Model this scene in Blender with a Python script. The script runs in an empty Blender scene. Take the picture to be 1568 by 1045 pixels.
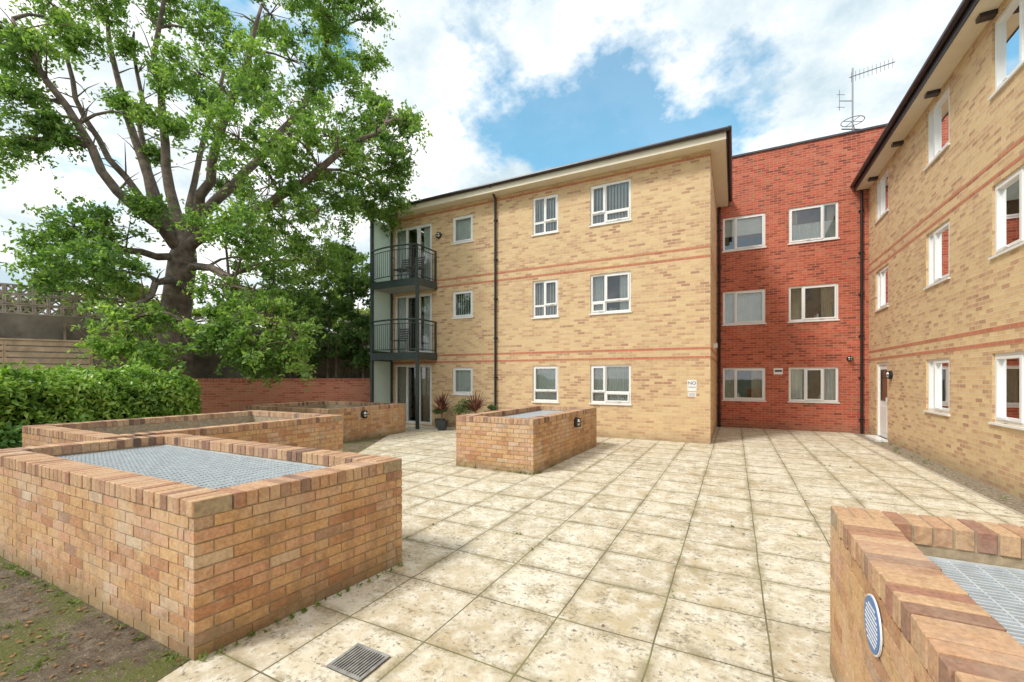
import bpy, math, random
import numpy as np
from mathutils import Vector
random.seed(7); rng=np.random.default_rng(7)
sc=bpy.context.scene
sc.view_settings.view_transform='Standard'; sc.view_settings.look='None'; sc.view_settings.exposure=0
COL=sc.collection

# ------------------------------------------------------------ helpers
def link(o,parent=None):
    COL.objects.link(o)
    if parent: o.parent=parent
    return o
def empty(name,loc=(0,0,0)):
    e=bpy.data.objects.new(name,None); e.empty_display_size=.3; link(e); return e
class Fr:
    def __init__(s,O=(0,0,0),t=(1,0,0),n=(0,1,0)):
        s.O=Vector(O); s.t=Vector(t); s.n=Vector(n)
    def p(s,a,b,z): 
        return s.O+s.t*a+s.n*b+Vector((0,0,z))
W0=Fr()
class MB:
    def __init__(s): s.v=[];s.f=[];s.uv=[];s.m=[]
    def quad(s,ps,mi=0):
        ps=[Vector(p) for p in ps]
        nn=(ps[1]-ps[0]).cross(ps[-1]-ps[0])
        if nn.length<1e-12: nn=Vector((0,0,1))
        nn.normalize()
        if abs(nn.z)>.9: t=Vector((1,0,0)); w=Vector((0,1,0))
        else:
            t=Vector((0,0,1)).cross(nn); t.normalize()
            if abs(t.x)>abs(t.y):
                if t.x<0: t=-t
            elif t.y<0: t=-t
            w=nn.cross(t); 
            if w.z<0: w=-w
        k=len(s.v); s.v+= [tuple(p) for p in ps]; s.f.append(tuple(range(k,k+len(ps))))
        s.uv+= [(p.dot(t),p.dot(w)) for p in ps]; s.m.append(mi)
    def lbox(s,fr,a0,a1,b0,b1,z0,z1,mi=0):
        P=[fr.p(a,b,z) for z in (z0,z1) for (a,b) in ((a0,b0),(a1,b0),(a1,b1),(a0,b1))]
        k=len(s.v); s.v+=[tuple(p) for p in P]
        for f in ((0,1,5,4),(1,2,6,5),(2,3,7,6),(3,0,4,7),(4,5,6,7),(3,2,1,0)):
            ps=[P[i] for i in f]
            s.f.append(tuple(k+i for i in f)); s.m.append(mi)
            nn=(ps[1]-ps[0]).cross(ps[3]-ps[0])
            if nn.length<1e-12: nn=Vector((0,0,1))
            nn.normalize()
            if abs(nn.z)>.9: s.uv+=[(p.x,p.y) for p in ps]
            elif abs(nn.x)>abs(nn.y): s.uv+=[(p.y,p.z) for p in ps]
            else: s.uv+=[(p.x,p.z) for p in ps]
    def tube(s,pts,rs,n=8,mi=0,cap=True):
        pts=[Vector(p) for p in pts]; k=len(s.v); N=len(pts)
        up=Vector((0,0,1)); prev=None
        for i,p in enumerate(pts):
            d=(pts[min(i+1,N-1)]-pts[max(i-1,0)]); d.normalize()
            if prev is None:
                x=d.cross(up) if abs(d.z)<.95 else d.cross(Vector((1,0,0)))
            else: x=prev-d*prev.dot(d)
            x.normalize(); prev=x; y=d.cross(x)
            r=rs[i] if hasattr(rs,'__len__') else rs
            for j in range(n):
                an=2*math.pi*j/n
                s.v.append(tuple(p+x*(r*math.cos(an))+y*(r*math.sin(an))))
        for i in range(N-1):
            for j in range(n):
                f=(k+i*n+j,k+i*n+(j+1)%n,k+(i+1)*n+(j+1)%n,k+(i+1)*n+j)
                s.f.append(f); s.m.append(mi); s.uv+=[(j/n,i),((j+1)/n,i),((j+1)/n,i+1),(j/n,i+1)]
        if cap:
            for base in (k,k+(N-1)*n):
                s.f.append(tuple(range(base,base+n))); s.m.append(mi); s.uv+=[(0,0)]*n
    def obj(s,name,mats,parent=None,smooth=False):
        me=bpy.data.meshes.new(name); me.from_pydata(s.v,[],s.f)
        for m in (mats if isinstance(mats,(list,tuple)) else [mats]): me.materials.append(m)
        me.polygons.foreach_set('material_index',s.m)
        ul=me.uv_layers.new(name='UVMap'); ul.data.foreach_set('uv',np.array(s.uv,dtype=np.float32).ravel())
        if smooth: me.polygons.foreach_set('use_smooth',[True]*len(s.f))
        me.update(); return link(bpy.data.objects.new(name,me),parent)

# ------------------------------------------------------------ materials
def newmat(name):
    m=bpy.data.materials.new(name); m.use_nodes=True; nt=m.node_tree
    return m,nt,nt.nodes['Principled BSDF']
def N(nt,typ,**kw):
    n=nt.nodes.new(typ)
    for k,v in kw.items():
        if k in n.inputs: n.inputs[k].default_value=v
        else: setattr(n,k,v)
    return n
def ramp(nt,stops,inp=None,interp='LINEAR'):
    r=nt.nodes.new('ShaderNodeValToRGB'); r.color_ramp.interpolation=interp
    e=r.color_ramp.elements
    while len(e)<len(stops): e.new(.5)
    for i,(p,c) in enumerate(stops):
        e[i].position=p; e[i].color=(c,c,c,1) if not hasattr(c,'__len__') else (*c,1)
    if inp is not None: nt.links.new(inp,r.inputs[0])
    return r
def mixc(nt,fac,a,b,blend='MIX'):
    m=nt.nodes.new('ShaderNodeMix'); m.data_type='RGBA'; m.blend_type=blend
    for sock,val in ((m.inputs[0],fac),(m.inputs[6],a),(m.inputs[7],b)):
        if hasattr(val,'links') or isinstance(val,bpy.types.NodeSocket): nt.links.new(val,sock)
        elif hasattr(val,'__len__'): sock.default_value=(*val,1)
        else: sock.default_value=val if sock==m.inputs[0] else (val,val,val,1)
    return m.outputs[2]
def noise(nt,scale,detail=3,rough=.55,vec=None):
    n=N(nt,'ShaderNodeTexNoise'); n.inputs['Scale'].default_value=scale; n.inputs['Detail'].default_value=detail; n.inputs['Roughness'].default_value=rough
    if vec is None:
        tc=nt.nodes.new('ShaderNodeTexCoord'); vec=tc.outputs['Object']
    nt.links.new(vec,n.inputs['Vector']); return n.outputs['Fac']
def madd(nt,a,k,b):
    m=N(nt,'ShaderNodeMath',operation='MULTIPLY_ADD'); nt.links.new(a,m.inputs[0]); m.inputs[1].default_value=k
    if isinstance(b,(int,float)): m.inputs[2].default_value=b
    else: nt.links.new(b,m.inputs[2])
    return m.outputs[0]
def bump(nt,bsdf,h,strength=.4,dist=.01):
    b=nt.nodes.new('ShaderNodeBump'); b.inputs['Strength'].default_value=strength; b.inputs['Distance'].default_value=dist
    nt.links.new(h,b.inputs['Height']); nt.links.new(b.outputs[0],bsdf.inputs['Normal'])
def simple(name,c,rough=.5,metal=0,var=.12,scale=6,bmp=0):
    m,nt,b=newmat(name)
    f=noise(nt,scale)
    r=ramp(nt,[(.3,tuple(x*(1-var) for x in c)),(.7,tuple(min(1,x*(1+var)) for x in c))],f)
    nt.links.new(r.outputs[0],b.inputs['Base Color']); b.inputs['Roughness'].default_value=rough; b.inputs['Metallic'].default_value=metal
    if bmp: bump(nt,b,noise(nt,scale*8),bmp)
    return m
def brickmat(name,stops,mortar,stain=.25,mw=.008):
    m,nt,b=newmat(name)
    uv=nt.nodes.new('ShaderNodeUVMap')
    br=nt.nodes.new('ShaderNodeTexBrick'); br.offset=.5
    nt.links.new(uv.outputs[0],br.inputs['Vector'])
    for k,v in (('Scale',1),('Mortar Size',mw),('Mortar Smooth',.3),('Bias',0),('Brick Width',.225),('Row Height',.075)): br.inputs[k].default_value=v
    br.inputs['Color1'].default_value=(0,0,0,1); br.inputs['Color2'].default_value=(1,1,1,1); br.inputs['Mortar'].default_value=(.5,.5,.5,1)
    big=noise(nt,1.1,4,.65)
    sep=nt.nodes.new('ShaderNodeSeparateColor'); nt.links.new(br.outputs['Color'],sep.inputs[0])
    r=ramp(nt,stops,madd(nt,big,1.0,madd(nt,sep.outputs[0],.9,-.45)))
    fine=noise(nt,38,3,.7)
    c=mixc(nt,.4,r.outputs[0],ramp(nt,[(.3,.35),(.7,.75)],fine).outputs[0],'OVERLAY')
    c=mixc(nt,br.outputs['Fac'],c,mortar)
    st=ramp(nt,[(.45,1.0),(.8,1-stain)],noise(nt,.55,4,.65))
    c=mixc(nt,1.0,c,st.outputs[0],'MULTIPLY')
    tc=nt.nodes.new('ShaderNodeTexCoord'); sp=nt.nodes.new('ShaderNodeSeparateXYZ'); nt.links.new(tc.outputs['Object'],sp.inputs[0])
    lowd=ramp(nt,[(.0,.45),(.28,.0)],madd(nt,noise(nt,3,4,.7),-.35,madd(nt,sp.outputs[2],1.0,.14)))
    c=mixc(nt,lowd.outputs[0],c,(.22,.17,.11))
    nt.links.new(c,b.inputs['Base Color']); b.inputs['Roughness'].default_value=.9
    inv=N(nt,'ShaderNodeMath',operation='SUBTRACT'); inv.inputs[0].default_value=1; nt.links.new(br.outputs['Fac'],inv.inputs[1])
    bump(nt,b,inv.outputs[0],.6,.006)
    return m
def islandbrick(name,stops,effl=.0,streak=False):
    m,nt,b=newmat(name)
    g=nt.nodes.new('ShaderNodeNewGeometry')
    r=ramp(nt,stops,g.outputs['Random Per Island'])
    fine=noise(nt,45,5,.7)
    c=mixc(nt,.6,r.outputs[0],ramp(nt,[(.3,.26),(.7,.76)],fine).outputs[0],'OVERLAY')
    dark=ramp(nt,[(.52,0.),(.70,.6)],noise(nt,7,5,.75))
    c=mixc(nt,dark.outputs[0],c,(.25,.14,.08))
    if streak:
        tc=nt.nodes.new('ShaderNodeTexCoord'); mp=nt.nodes.new('ShaderNodeMapping'); mp.inputs['Scale'].default_value=(6,6,.7)
        nt.links.new(tc.outputs['Object'],mp.inputs[0])
        s_=ramp(nt,[(.50,0.),(.68,.5)],noise(nt,1.0,5,.7,mp.outputs[0]))
        c=mixc(nt,s_.outputs[0],c,(.27,.17,.11))
        sp=nt.nodes.new('ShaderNodeSeparateXYZ'); nt.links.new(tc.outputs['Object'],sp.inputs[0])
        lowd=ramp(nt,[(.0,.6),(.2,.0)],madd(nt,noise(nt,5,4,.7),-.3,madd(nt,sp.outputs[2],1.0,.13)))
        c=mixc(nt,lowd.outputs[0],c,(.17,.15,.08))
    if effl:
        e=ramp(nt,[(.5,0.),(.68,effl)],noise(nt,2.0,6,.72))
        c=mixc(nt,e.outputs[0],c,(.66,.57,.45))
    nt.links.new(c,b.inputs['Base Color']); b.inputs['Roughness'].default_value=.88
    bump(nt,b,fine,.6,.007)
    return m
BUFF=brickmat('buff_brick',[(.0,(.42,.24,.14)),(.2,(.57,.36,.20)),(.42,(.67,.46,.25)),(.65,(.71,.52,.28)),(.85,(.63,.43,.23)),(1,(.53,.32,.19))],(.66,.53,.37),.12)
REDB=brickmat('red_brick',[(.0,(.24,.045,.028)),(.3,(.46,.095,.05)),(.6,(.52,.115,.062)),(.85,(.55,.16,.09)),(1,(.26,.06,.042))],(.48,.28,.20),.2)
REDW=brickmat('red_garden_wall_brick',[(.0,(.42,.115,.065)),(.4,(.60,.20,.12)),(1,(.60,.26,.16))],(.54,.35,.26),.2)
BAND=brickmat('red_band_brick',[(.0,(.45,.15,.085)),(.5,(.54,.20,.11)),(1,(.48,.17,.10))],(.52,.34,.22),.1)
BOXB=islandbrick('shaft_brick',[(0,(.44,.21,.11)),(.25,(.56,.33,.16)),(.55,(.61,.38,.19)),(.78,(.58,.35,.20)),(.9,(.57,.31,.19)),(.96,(.60,.45,.30)),(1,(.32,.16,.10))],.5,True)
CAPB=islandbrick('coping_brick',[(0,(.25,.14,.10)),(.2,(.45,.26,.155)),(.55,(.55,.36,.21)),(.85,(.50,.29,.17)),(.93,(.36,.18,.12)),(1,(.13,.09,.07))],.3)
MORT=simple('mortar',(.38,.30,.20),.95,0,.25,25,.4)
PVC=simple('white_upvc',(.82,.83,.82),.3,0,.02)
CREAM=simple('cream_soffit',(.74,.68,.54),.5,0,.04)
GUT=simple('dark_gutter',(.035,.026,.028),.35,0,.2)
PIPE=simple('black_pipe',(.014,.014,.017),.3,0,.2)
STEEL=simple('galvanised_steel',(.62,.68,.72),.45,.3,.12,14)
RAIL=simple('dark_green_metal',(.055,.075,.075),.4,.2,.15)
ROOFM=simple('roof_tiles',(.10,.09,.09),.85,0,.2,3)
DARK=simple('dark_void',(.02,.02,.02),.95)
LEAD=simple('coping_metal',(.07,.07,.08),.5,.3)
NET=simple('net_curtain',(.74,.76,.74),.9,0,.06)
BEIGE=simple('beige_curtain',(.48,.40,.30),.9,0,.1)
BLIND=simple('vertical_blind',(.62,.66,.62),.8,0,.06)
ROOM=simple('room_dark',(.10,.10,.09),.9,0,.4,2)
def glassmat():
    m,nt,b=newmat('window_glass'); nt.nodes.remove(b); out=nt.nodes['Material Output']
    tr=N(nt,'ShaderNodeBsdfTransparent'); tr.inputs[0].default_value=(.90,.95,.93,1)
    gl=N(nt,'ShaderNodeBsdfGlossy'); gl.inputs['Roughness'].default_value=.02; gl.inputs[0].default_value=(.95,.97,1,1)
    bp=N(nt,'ShaderNodeBump'); bp.inputs['Strength'].default_value=.04; bp.inputs['Distance'].default_value=.02
    nt.links.new(noise(nt,1.3,2),bp.inputs['Height']); nt.links.new(bp.outputs[0],gl.inputs['Normal'])
    fr=N(nt,'ShaderNodeFresnel'); fr.inputs[0].default_value=1.5
    ad=N(nt,'ShaderNodeMath',operation='ADD',use_clamp=True); nt.links.new(fr.outputs[0],ad.inputs[0]); ad.inputs[1].default_value=.09
    mx=N(nt,'ShaderNodeMixShader'); nt.links.new(ad.outputs[0],mx.inputs[0]); nt.links.new(tr.outputs[0],mx.inputs[1]); nt.links.new(gl.outputs[0],mx.inputs[2])
    nt.links.new(mx.outputs[0],out.inputs[0]); return m
GLASS=glassmat()
def frosted():
    m,nt,b=newmat('frosted_glass'); b.inputs['Roughness'].default_value=.25
    out=nt.nodes['Material Output']
    tl=N(nt,'ShaderNodeBsdfTranslucent'); tl.inputs[0].default_value=(.80,.92,.87,1)
    r=ramp(nt,[(.3,(.70,.82,.76)),(.7,(.76,.87,.81))],noise(nt,2)); nt.links.new(r.outputs[0],b.inputs['Base Color'])
    mx=N(nt,'ShaderNodeMixShader'); mx.inputs[0].default_value=.45
    nt.links.new(b.outputs[0],mx.inputs[1]); nt.links.new(tl.outputs[0],mx.inputs[2]); nt.links.new(mx.outputs[0],out.inputs[0]); return m
FROST=frosted()
def leafmat(name,dark,mid,light,clump=.9,trans=.4,rough=.5):
    m,nt,b=newmat(name); out=nt.nodes['Material Output']
    g=nt.nodes.new('ShaderNodeNewGeometry')
    nz=noise(nt,clump,2,.6)
    ad=madd(nt,g.outputs['Random Per Island'],.45,madd(nt,nz,1.0,-.22))
    r=ramp(nt,[(.2,dark),(.5,mid),(.8,light)],ad)
    nt.links.new(r.outputs[0],b.inputs['Base Color']); b.inputs['Roughness'].default_value=rough
    tl=N(nt,'ShaderNodeBsdfTranslucent')
    c=mixc(nt,1.0,r.outputs[0],(1.5,1.6,.7),'MULTIPLY'); nt.links.new(c,tl.inputs[0])
    mx=N(nt,'ShaderNodeMixShader'); mx.inputs[0].default_value=trans
    nt.links.new(b.outputs[0],mx.inputs[1]); nt.links.new(tl.outputs[0],mx.inputs[2]); nt.links.new(mx.outputs[0],out.inputs[0]); return m
OAKL=leafmat('oak_leaves',(.07,.14,.045),(.18,.31,.08),(.38,.50,.15),.55,.5)
BGL=leafmat('background_leaves',(.09,.15,.05),(.20,.30,.08),(.42,.44,.12),.4)
HEDL=leafmat('laurel_leaves',(.06,.15,.025),(.24,.42,.07),(.50,.66,.18),2.6,.25,.35)
ELDL=leafmat('shrub_leaves',(.04,.09,.03),(.11,.20,.06),(.22,.34,.11),1.2)
CORD=leafmat('cordyline_leaves',(.06,.015,.02),(.14,.04,.045),(.26,.12,.06),3,.2)
FLOW=simple('white_blossom',(.75,.75,.66),.8)
BARK=simple('bark',(.17,.13,.105),.95,0,.5,5,.9)
WOOD=simple('fence_wood',(.55,.38,.25),.8,0,.25,4,.3)
STONE=simple('old_rendered_wall',(.20,.17,.135),.95,0,.55,1.6,.6)
BLACKP=simple('black_plastic',(.02,.02,.022),.35)
LENS=simple('lamp_diffuser',(.7,.7,.66),.3)
WHITE=simple('white_sign_face',(.8,.8,.8),.4,0,.02)
BLUE=simple('blue_sign',(.05,.16,.42),.4,0,.05)
TERRA=simple('plant_pot_glaze',(.05,.06,.07),.4)

# ------------------------------------------------------------ world
w=bpy.data.worlds.new('World'); sc.world=w; w.use_nodes=True; nt=w.node_tree
for n in list(nt.nodes): nt.nodes.remove(n)
SUN_EL=math.radians(50)
sun_dir=Vector((-0.55,-0.83,0)).normalized()*math.cos(SUN_EL)+Vector((0,0,math.sin(SUN_EL)))
out=N(nt,'ShaderNodeOutputWorld')
sky=N(nt,'ShaderNodeTexSky'); sky.sky_type='NISHITA'; sky.sun_disc=False; sky.sun_elevation=SUN_EL
sky.sun_rotation=math.atan2(sun_dir.x,sun_dir.y); sky.air_density=1.0; sky.dust_density=.6; sky.ozone_density=1.2
bg1=N(nt,'ShaderNodeBackground'); bg1.inputs[1].default_value=.15
skc=mixc(nt,1.0,sky.outputs[0],(1.0,1.85,1.7),'MULTIPLY')
nt.links.new(skc,bg1.inputs[0])
tc=N(nt,'ShaderNodeTexCoord'); sp=N(nt,'ShaderNodeSeparateXYZ'); nt.links.new(tc.outputs['Generated'],sp.inputs[0])
za=N(nt,'ShaderNodeMath',operation='MAXIMUM'); nt.links.new(sp.outputs[2],za.inputs[0]); za.inputs[1].default_value=0
zb=N(nt,'ShaderNodeMath',operation='ADD'); nt.links.new(za.outputs[0],zb.inputs[0]); zb.inputs[1].default_value=.35
dx=N(nt,'ShaderNodeMath',operation='DIVIDE'); nt.links.new(sp.outputs[0],dx.inputs[0]); nt.links.new(zb.outputs[0],dx.inputs[1])
dy=N(nt,'ShaderNodeMath',operation='DIVIDE'); nt.links.new(sp.outputs[1],dy.inputs[0]); nt.links.new(zb.outputs[0],dy.inputs[1])
cb=N(nt,'ShaderNodeCombineXYZ'); nt.links.new(dx.outputs[0],cb.inputs[0]); nt.links.new(dy.outputs[0],cb.inputs[1]); cb.inputs[2].default_value=3.7
n1=noise(nt,2.6,8,.60,cb.outputs[0])
def blob(d,lo,hi,amt):
    d=Vector(d).normalized()
    dp=N(nt,'ShaderNodeVectorMath',operation='DOT_PRODUCT'); nt.links.new(tc.outputs['Generated'],dp.inputs[0]); dp.inputs[1].default_value=d
    mr=N(nt,'ShaderNodeMapRange'); nt.links.new(dp.outputs['Value'],mr.inputs[0]); mr.inputs[1].default_value=lo; mr.inputs[2].default_value=hi; mr.inputs[3].default_value=0; mr.inputs[4].default_value=amt; mr.interpolation_type='SMOOTHSTEP'
    return mr.outputs[0]
cur=n1
for b_ in (blob((-.12,1.0,.50),.95,.999,.15),blob((-.45,.85,.66),.94,.999,.05)):
    sA=N(nt,'ShaderNodeMath',operation='SUBTRACT'); nt.links.new(cur,sA.inputs[0]); nt.links.new(b_,sA.inputs[1]); cur=sA.outputs[0]
mask=ramp(nt,[(.31,.12),(.37,.6),(.41,1.)],cur)
n2=noise(nt,3.0,7,.62,cb.outputs[0])
cc=ramp(nt,[(.36,(.50,.62,.68)),(.49,(.74,.80,.83)),(.57,(1.0,1.0,1.0))],n2)
bg2=N(nt,'ShaderNodeBackground'); bg2.inputs[1].default_value=1.3; nt.links.new(cc.outputs[0],bg2.inputs[0])
mx=N(nt,'ShaderNodeMixShader'); nt.links.new(mask.outputs[0],mx.inputs[0]); nt.links.new(bg1.outputs[0],mx.inputs[1]); nt.links.new(bg2.outputs[0],mx.inputs[2])
nt.links.new(mx.outputs[0],out.inputs[0])
L=bpy.data.lights.new('sun','SUN'); L.energy=3.0; L.angle=math.radians(12); L.color=(1,.955,.88)
lo=link(bpy.data.objects.new('sun',L)); lo.rotation_euler=sun_dir.to_track_quat('Z','Y').to_euler()

# ------------------------------------------------------------ camera
cam=bpy.data.cameras.new('camera'); co=link(bpy.data.objects.new('camera',cam))
YAW=math.radians(27.3)
co.location=(0,0,1.7); co.rotation_euler=(math.radians(90),0,YAW)
cam.sensor_width=36; cam.lens=15.15; cam.shift_y=.035; cam.clip_start=.05; cam.clip_end=2000
sc.camera=co
R=Vector((math.cos(YAW),math.sin(YAW),0)); F=Vector((-math.sin(YAW),math.cos(YAW),0))

# ------------------------------------------------------------ ground
def sheet(name,x0,x1,y0,y1,z,mat):
    mb=MB(); mb.quad([(x0,y0,z),(x1,y0,z),(x1,y1,z),(x0,y1,z)]); return mb.obj(name,mat)
GR=simple('ground_soil_grass',(.10,.12,.05),.95,0,.4,.4,.3)
sheet('ground',-300,300,-300,300,-.02,GR)
def pavmat():
    m,nt,b=newmat('paving_slabs'); tc=N(nt,'ShaderNodeTexCoord'); mp=N(nt,'ShaderNodeMapping')
    mp.inputs['Location'].default_value=(1.757+.655*30,-2.862+.655*30,0)
    nz=N(nt,'ShaderNodeTexNoise'); nz.inputs['Scale'].default_value=1.7; nz.inputs['Detail'].default_value=1; nt.links.new(tc.outputs['Object'],nz.inputs['Vector'])
    vm=N(nt,'ShaderNodeVectorMath',operation='MULTIPLY_ADD'); nt.links.new(nz.outputs['Color'],vm.inputs[0]); vm.inputs[1].default_value=(.022,.022,0); nt.links.new(tc.outputs['Object'],vm.inputs[2])
    nt.links.new(vm.outputs[0],mp.inputs[0])
    br=nt.nodes.new('ShaderNodeTexBrick'); br.offset=0; nt.links.new(mp.outputs[0],br.inputs['Vector'])
    for k,v in (('Scale',1),('Mortar Size',.006),('Mortar Smooth',.25),('Bias',0),('Brick Width',.655),('Row Height',.655)): br.inputs[k].default_value=v
    br.inputs['Color1'].default_value=(0,0,0,1); br.inputs['Color2'].default_value=(1,1,1,1)
    b2=nt.nodes.new('ShaderNodeTexBrick'); b2.offset=0; nt.links.new(mp.outputs[0],b2.inputs['Vector'])
    for k,v in (('Scale',1),('Mortar Size',.085),('Mortar Smooth',1),('Brick Width',.655),('Row Height',.655)): b2.inputs[k].default_value=v
    sp=N(nt,'ShaderNodeSeparateColor'); nt.links.new(br.outputs['Color'],sp.inputs[0])
    base=ramp(nt,[(0,(.56,.49,.36)),(.4,(.66,.60,.46)),(.75,(.71,.66,.53)),(1,(.60,.53,.38))],sp.outputs[0])
    big=ramp(nt,[(.35,(.76,.65,.47)),(.56,(1,1,1))],noise(nt,.7,4,.65))
    c=mixc(nt,.7,base.outputs[0],big.outputs[0],'MULTIPLY')
    fine=noise(nt,30,6,.78)
    def stain(scale,lo,hi,amt,colr,w=.45):
        nonlocal c
        a=madd(nt,fine,w,madd(nt,noise(nt,scale,5,.72),1.0,-w*.5))
        c=mixc(nt,ramp(nt,[(lo,0.),(hi,amt)],a).outputs[0],c,colr)
    stain(5.5,.44,.58,.6,(.82,.79,.70))
    stain(8,.50,.63,.6,(.45,.37,.24),.6)
    stain(2.3,.52,.65,.62,(.34,.28,.17),.6)
    stain(4.1,.57,.67,.7,(.27,.225,.15),.9)
    stain(14,.60,.67,.85,(.14,.12,.09),.7)
    hm=N(nt,'ShaderNodeMath',operation='MULTIPLY'); nt.links.new(b2.outputs['Fac'],hm.inputs[0])
    nt.links.new(ramp(nt,[(.40,0.),(.60,.85)],madd(nt,fine,.4,madd(nt,noise(nt,3.2,5,.75),1,-.2))).outputs[0],hm.inputs[1])
    c=mixc(nt,hm.outputs[0],c,(.28,.23,.13))
    jn=ramp(nt,[(.4,(.15,.12,.08)),(.6,(.22,.22,.09))],noise(nt,1.5))
    c=mixc(nt,br.outputs['Fac'],c,jn.outputs[0])
    nt.links.new(c,b.inputs['Base Color']); b.inputs['Roughness'].default_value=.9
    bump(nt,b,madd(nt,br.outputs['Fac'],-2,fine),.55,.007); return m
sheet('courtyard_paving',-13.5,3.12,-8,16.3,0,pavmat())
GRAV=simple('gravel',(.30,.25,.18),.95,0,.7,30,1.0)
sheet('gravel_strip',3.16,3.56,-8,16.3,-.006,GRAV)
mb=MB(); mb.lbox(W0,3.12,3.165,-8,16.28,-.05,.006); mb.obj('paving_edging_kerb',simple('concrete_edging',(.42,.38,.30),.9,0,.3,12,.3))
def dirtmat():
    m,nt,b=newmat('dirt_and_moss')
    fine=noise(nt,24,6,.75)
    c=ramp(nt,[(.3,(.075,.055,.035)),(.5,(.17,.13,.09)),(.68,(.30,.25,.18))],madd(nt,fine,.5,madd(nt,noise(nt,4,6,.75),1,-.25)))
    g=ramp(nt,[(.48,0.),(.56,.85)],madd(nt,fine,.4,madd(nt,noise(nt,1.1,4,.7),1,-.2)))
    cc=mixc(nt,g.outputs[0],c.outputs[0],(.14,.16,.03))
    sp=ramp(nt,[(.62,0.),(.66,1.)],noise(nt,60,3,.6)); cc=mixc(nt,sp.outputs[0],cc,(.36,.30,.22))
    nt.links.new(cc,b.inputs['Base Color']); b.inputs['Roughness'].default_value=.95
    bump(nt,b,fine,1.0,.035); return m
DIRT=dirtmat()
edge=[(-2.86+.05*math.sin(i*1.7)+random.uniform(-.03,.03),-6+7.45*i/40,.004) for i in range(41)]
mb=MB(); mb.quad(edge+[(-14,1.45,.004),(-14,-6,.004)]); mb.obj('dirt_ground',DIRT)
mb=MB(); mb.quad([(-14,1.45,.004),(-6.9,1.45,.004),(-6.95,6.1,.004),(-9.6,10.6,.004),(-14,10.6,.004)]); mb.obj('planting_bed_soil',DIRT)

# ------------------------------------------------------------ brick ventilation shafts
def shaft(name,fr,L_,D,grate=.84,nc=11):
    root=empty(name); H=nc*.0775; br=MB(); core=MB(); cap=MB(); gr=MB()
    T=.215
    t=fr.t; n=fr.n
    def side(p0,dirv,inw,length,own_even):
        f=Fr(p0,dirv,inw)
        for c in range(nc):
            full=(c%2==0)==own_even
            a=0 if full else .1125; e=length if full else length-.1125
            while a<e-.03:
                a1=min(a+.215,e)
                j=random.uniform(-.002,.002); dz=random.uniform(-.0015,.0015)
                br.lbox(f,a+random.uniform(-.0015,.0015),a1+random.uniform(-.0015,.0015) if a1<e else a1,j,.1025,c*.0775+.005+dz,c*.0775+.0715+dz)
                a+=.225
        core.lbox(f,.005,length-.005,.006,T-.004,-.01,H)
    O=fr.O
    side(O,t,n,L_,True); side(O+n*D,t,-n,L_,True)
    side(O,n,t,D,False); side(O+t*L_,n,-t,D,False)
    def run(f,a0,a1):
        k=max(1,round((a1-a0)/.0765)); p=(a1-a0)/k
        for i in range(k):
            cap.lbox(f,a0+i*p+.004,a0+(i+1)*p-.004,-.004+random.uniform(-.004,.004),T+.004+random.uniform(-.004,.004),H+.004,H+.103+random.uniform(-.003,.003))
        core.lbox(f,a0+.002,a1-.002,.004,T-.002,H,H+.096)
    run(Fr(O,t,n),0,L_); run(Fr(O+n*D,t,-n),0,L_)
    run(Fr(O,n,t),T+.006,D-T-.006); run(Fr(O+t*L_,n,-t),T+.006,D-T-.006)
    br.obj('brick_courses',BOXB,root)
    co_=cap.obj('brick_coping',CAPB,root)
    bv=co_.modifiers.new('worn_edges','BEVEL'); bv.width=.004; bv.segments=1
    core.obj('mortar_core',MORT,root)
    b=T+.006
    while b<D-T: gr.lbox(fr,T,L_-T,b,b+.009,grate-.03,grate); b+=.032
    a=T+.01
    while a<L_-T: gr.lbox(fr,a,a+.009,T,D-T,grate-.028,grate-.002+.004); a+=.10
    for (a0,a1,b0,b1) in ((T,L_-T,T,T+.03),(T,L_-T,D-T-.03,D-T),):
        gr.lbox(fr,a0,a1,b0,b1,grate-.035,grate+.006)
    gr.obj('steel_grating',STEEL,root)
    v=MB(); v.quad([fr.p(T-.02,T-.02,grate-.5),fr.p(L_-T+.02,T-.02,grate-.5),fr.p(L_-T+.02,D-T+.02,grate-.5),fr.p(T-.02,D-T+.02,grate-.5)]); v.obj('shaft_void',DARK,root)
    return root
s1=shaft('brick_ventilation_shaft',Fr((-6.75,1.40,0),(1,.004,0),(.10,.995,0)),3.88,1.64)
s2=shaft('brick_ventilation_shaft',Fr((-4.73,6.83,0),(1,0,0),(.03,1,0)),1.62,3.52)
s3=shaft('brick_ventilation_shaft',Fr((.495,.2,0),(1,0,0),(0,1,0)),3.0,2.88,grate=.80)
s4=shaft('brick_ventilation_shaft',Fr((-9.6,2.4,0),(1,0,0),(.02,1,0)),2.75,3.55,grate=.62,nc=11)
s5=shaft('brick_ventilation_shaft',Fr((-12.6,7.5,0),(1,0,0),(0,1,0)),3.6,2.8,grate=.6,nc=10)

def bulkhead(fr,parent,name='bulkhead_wall_lamp',r=.11):
    mb=MB(); mb.tube([fr.p(0,0,0),fr.p(0,.05,0),fr.p(0,.075,0)],[r,r,r*.8],18,0)
    mb.tube([fr.p(0,.07,0),fr.p(0,.1,0),fr.p(0,.115,0)],[r*.72,r*.6,r*.2],18,1)
    mb.lbox(fr,-r*.85,r*.85,.076,.12,-.012,.012,0)
    mb.lbox(fr,-.012,.012,.076,.121,-r*.85,r*.85,0)
    return mb.obj(name,[BLACKP,LENS],parent,False)
bulkhead(Fr((-3.055,8.9,.72),(0,1,0),(1,0,0)),None)
bulkhead(Fr((-8.99,8.6,.68),(0,1,0),(1,0,0)),None)

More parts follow.
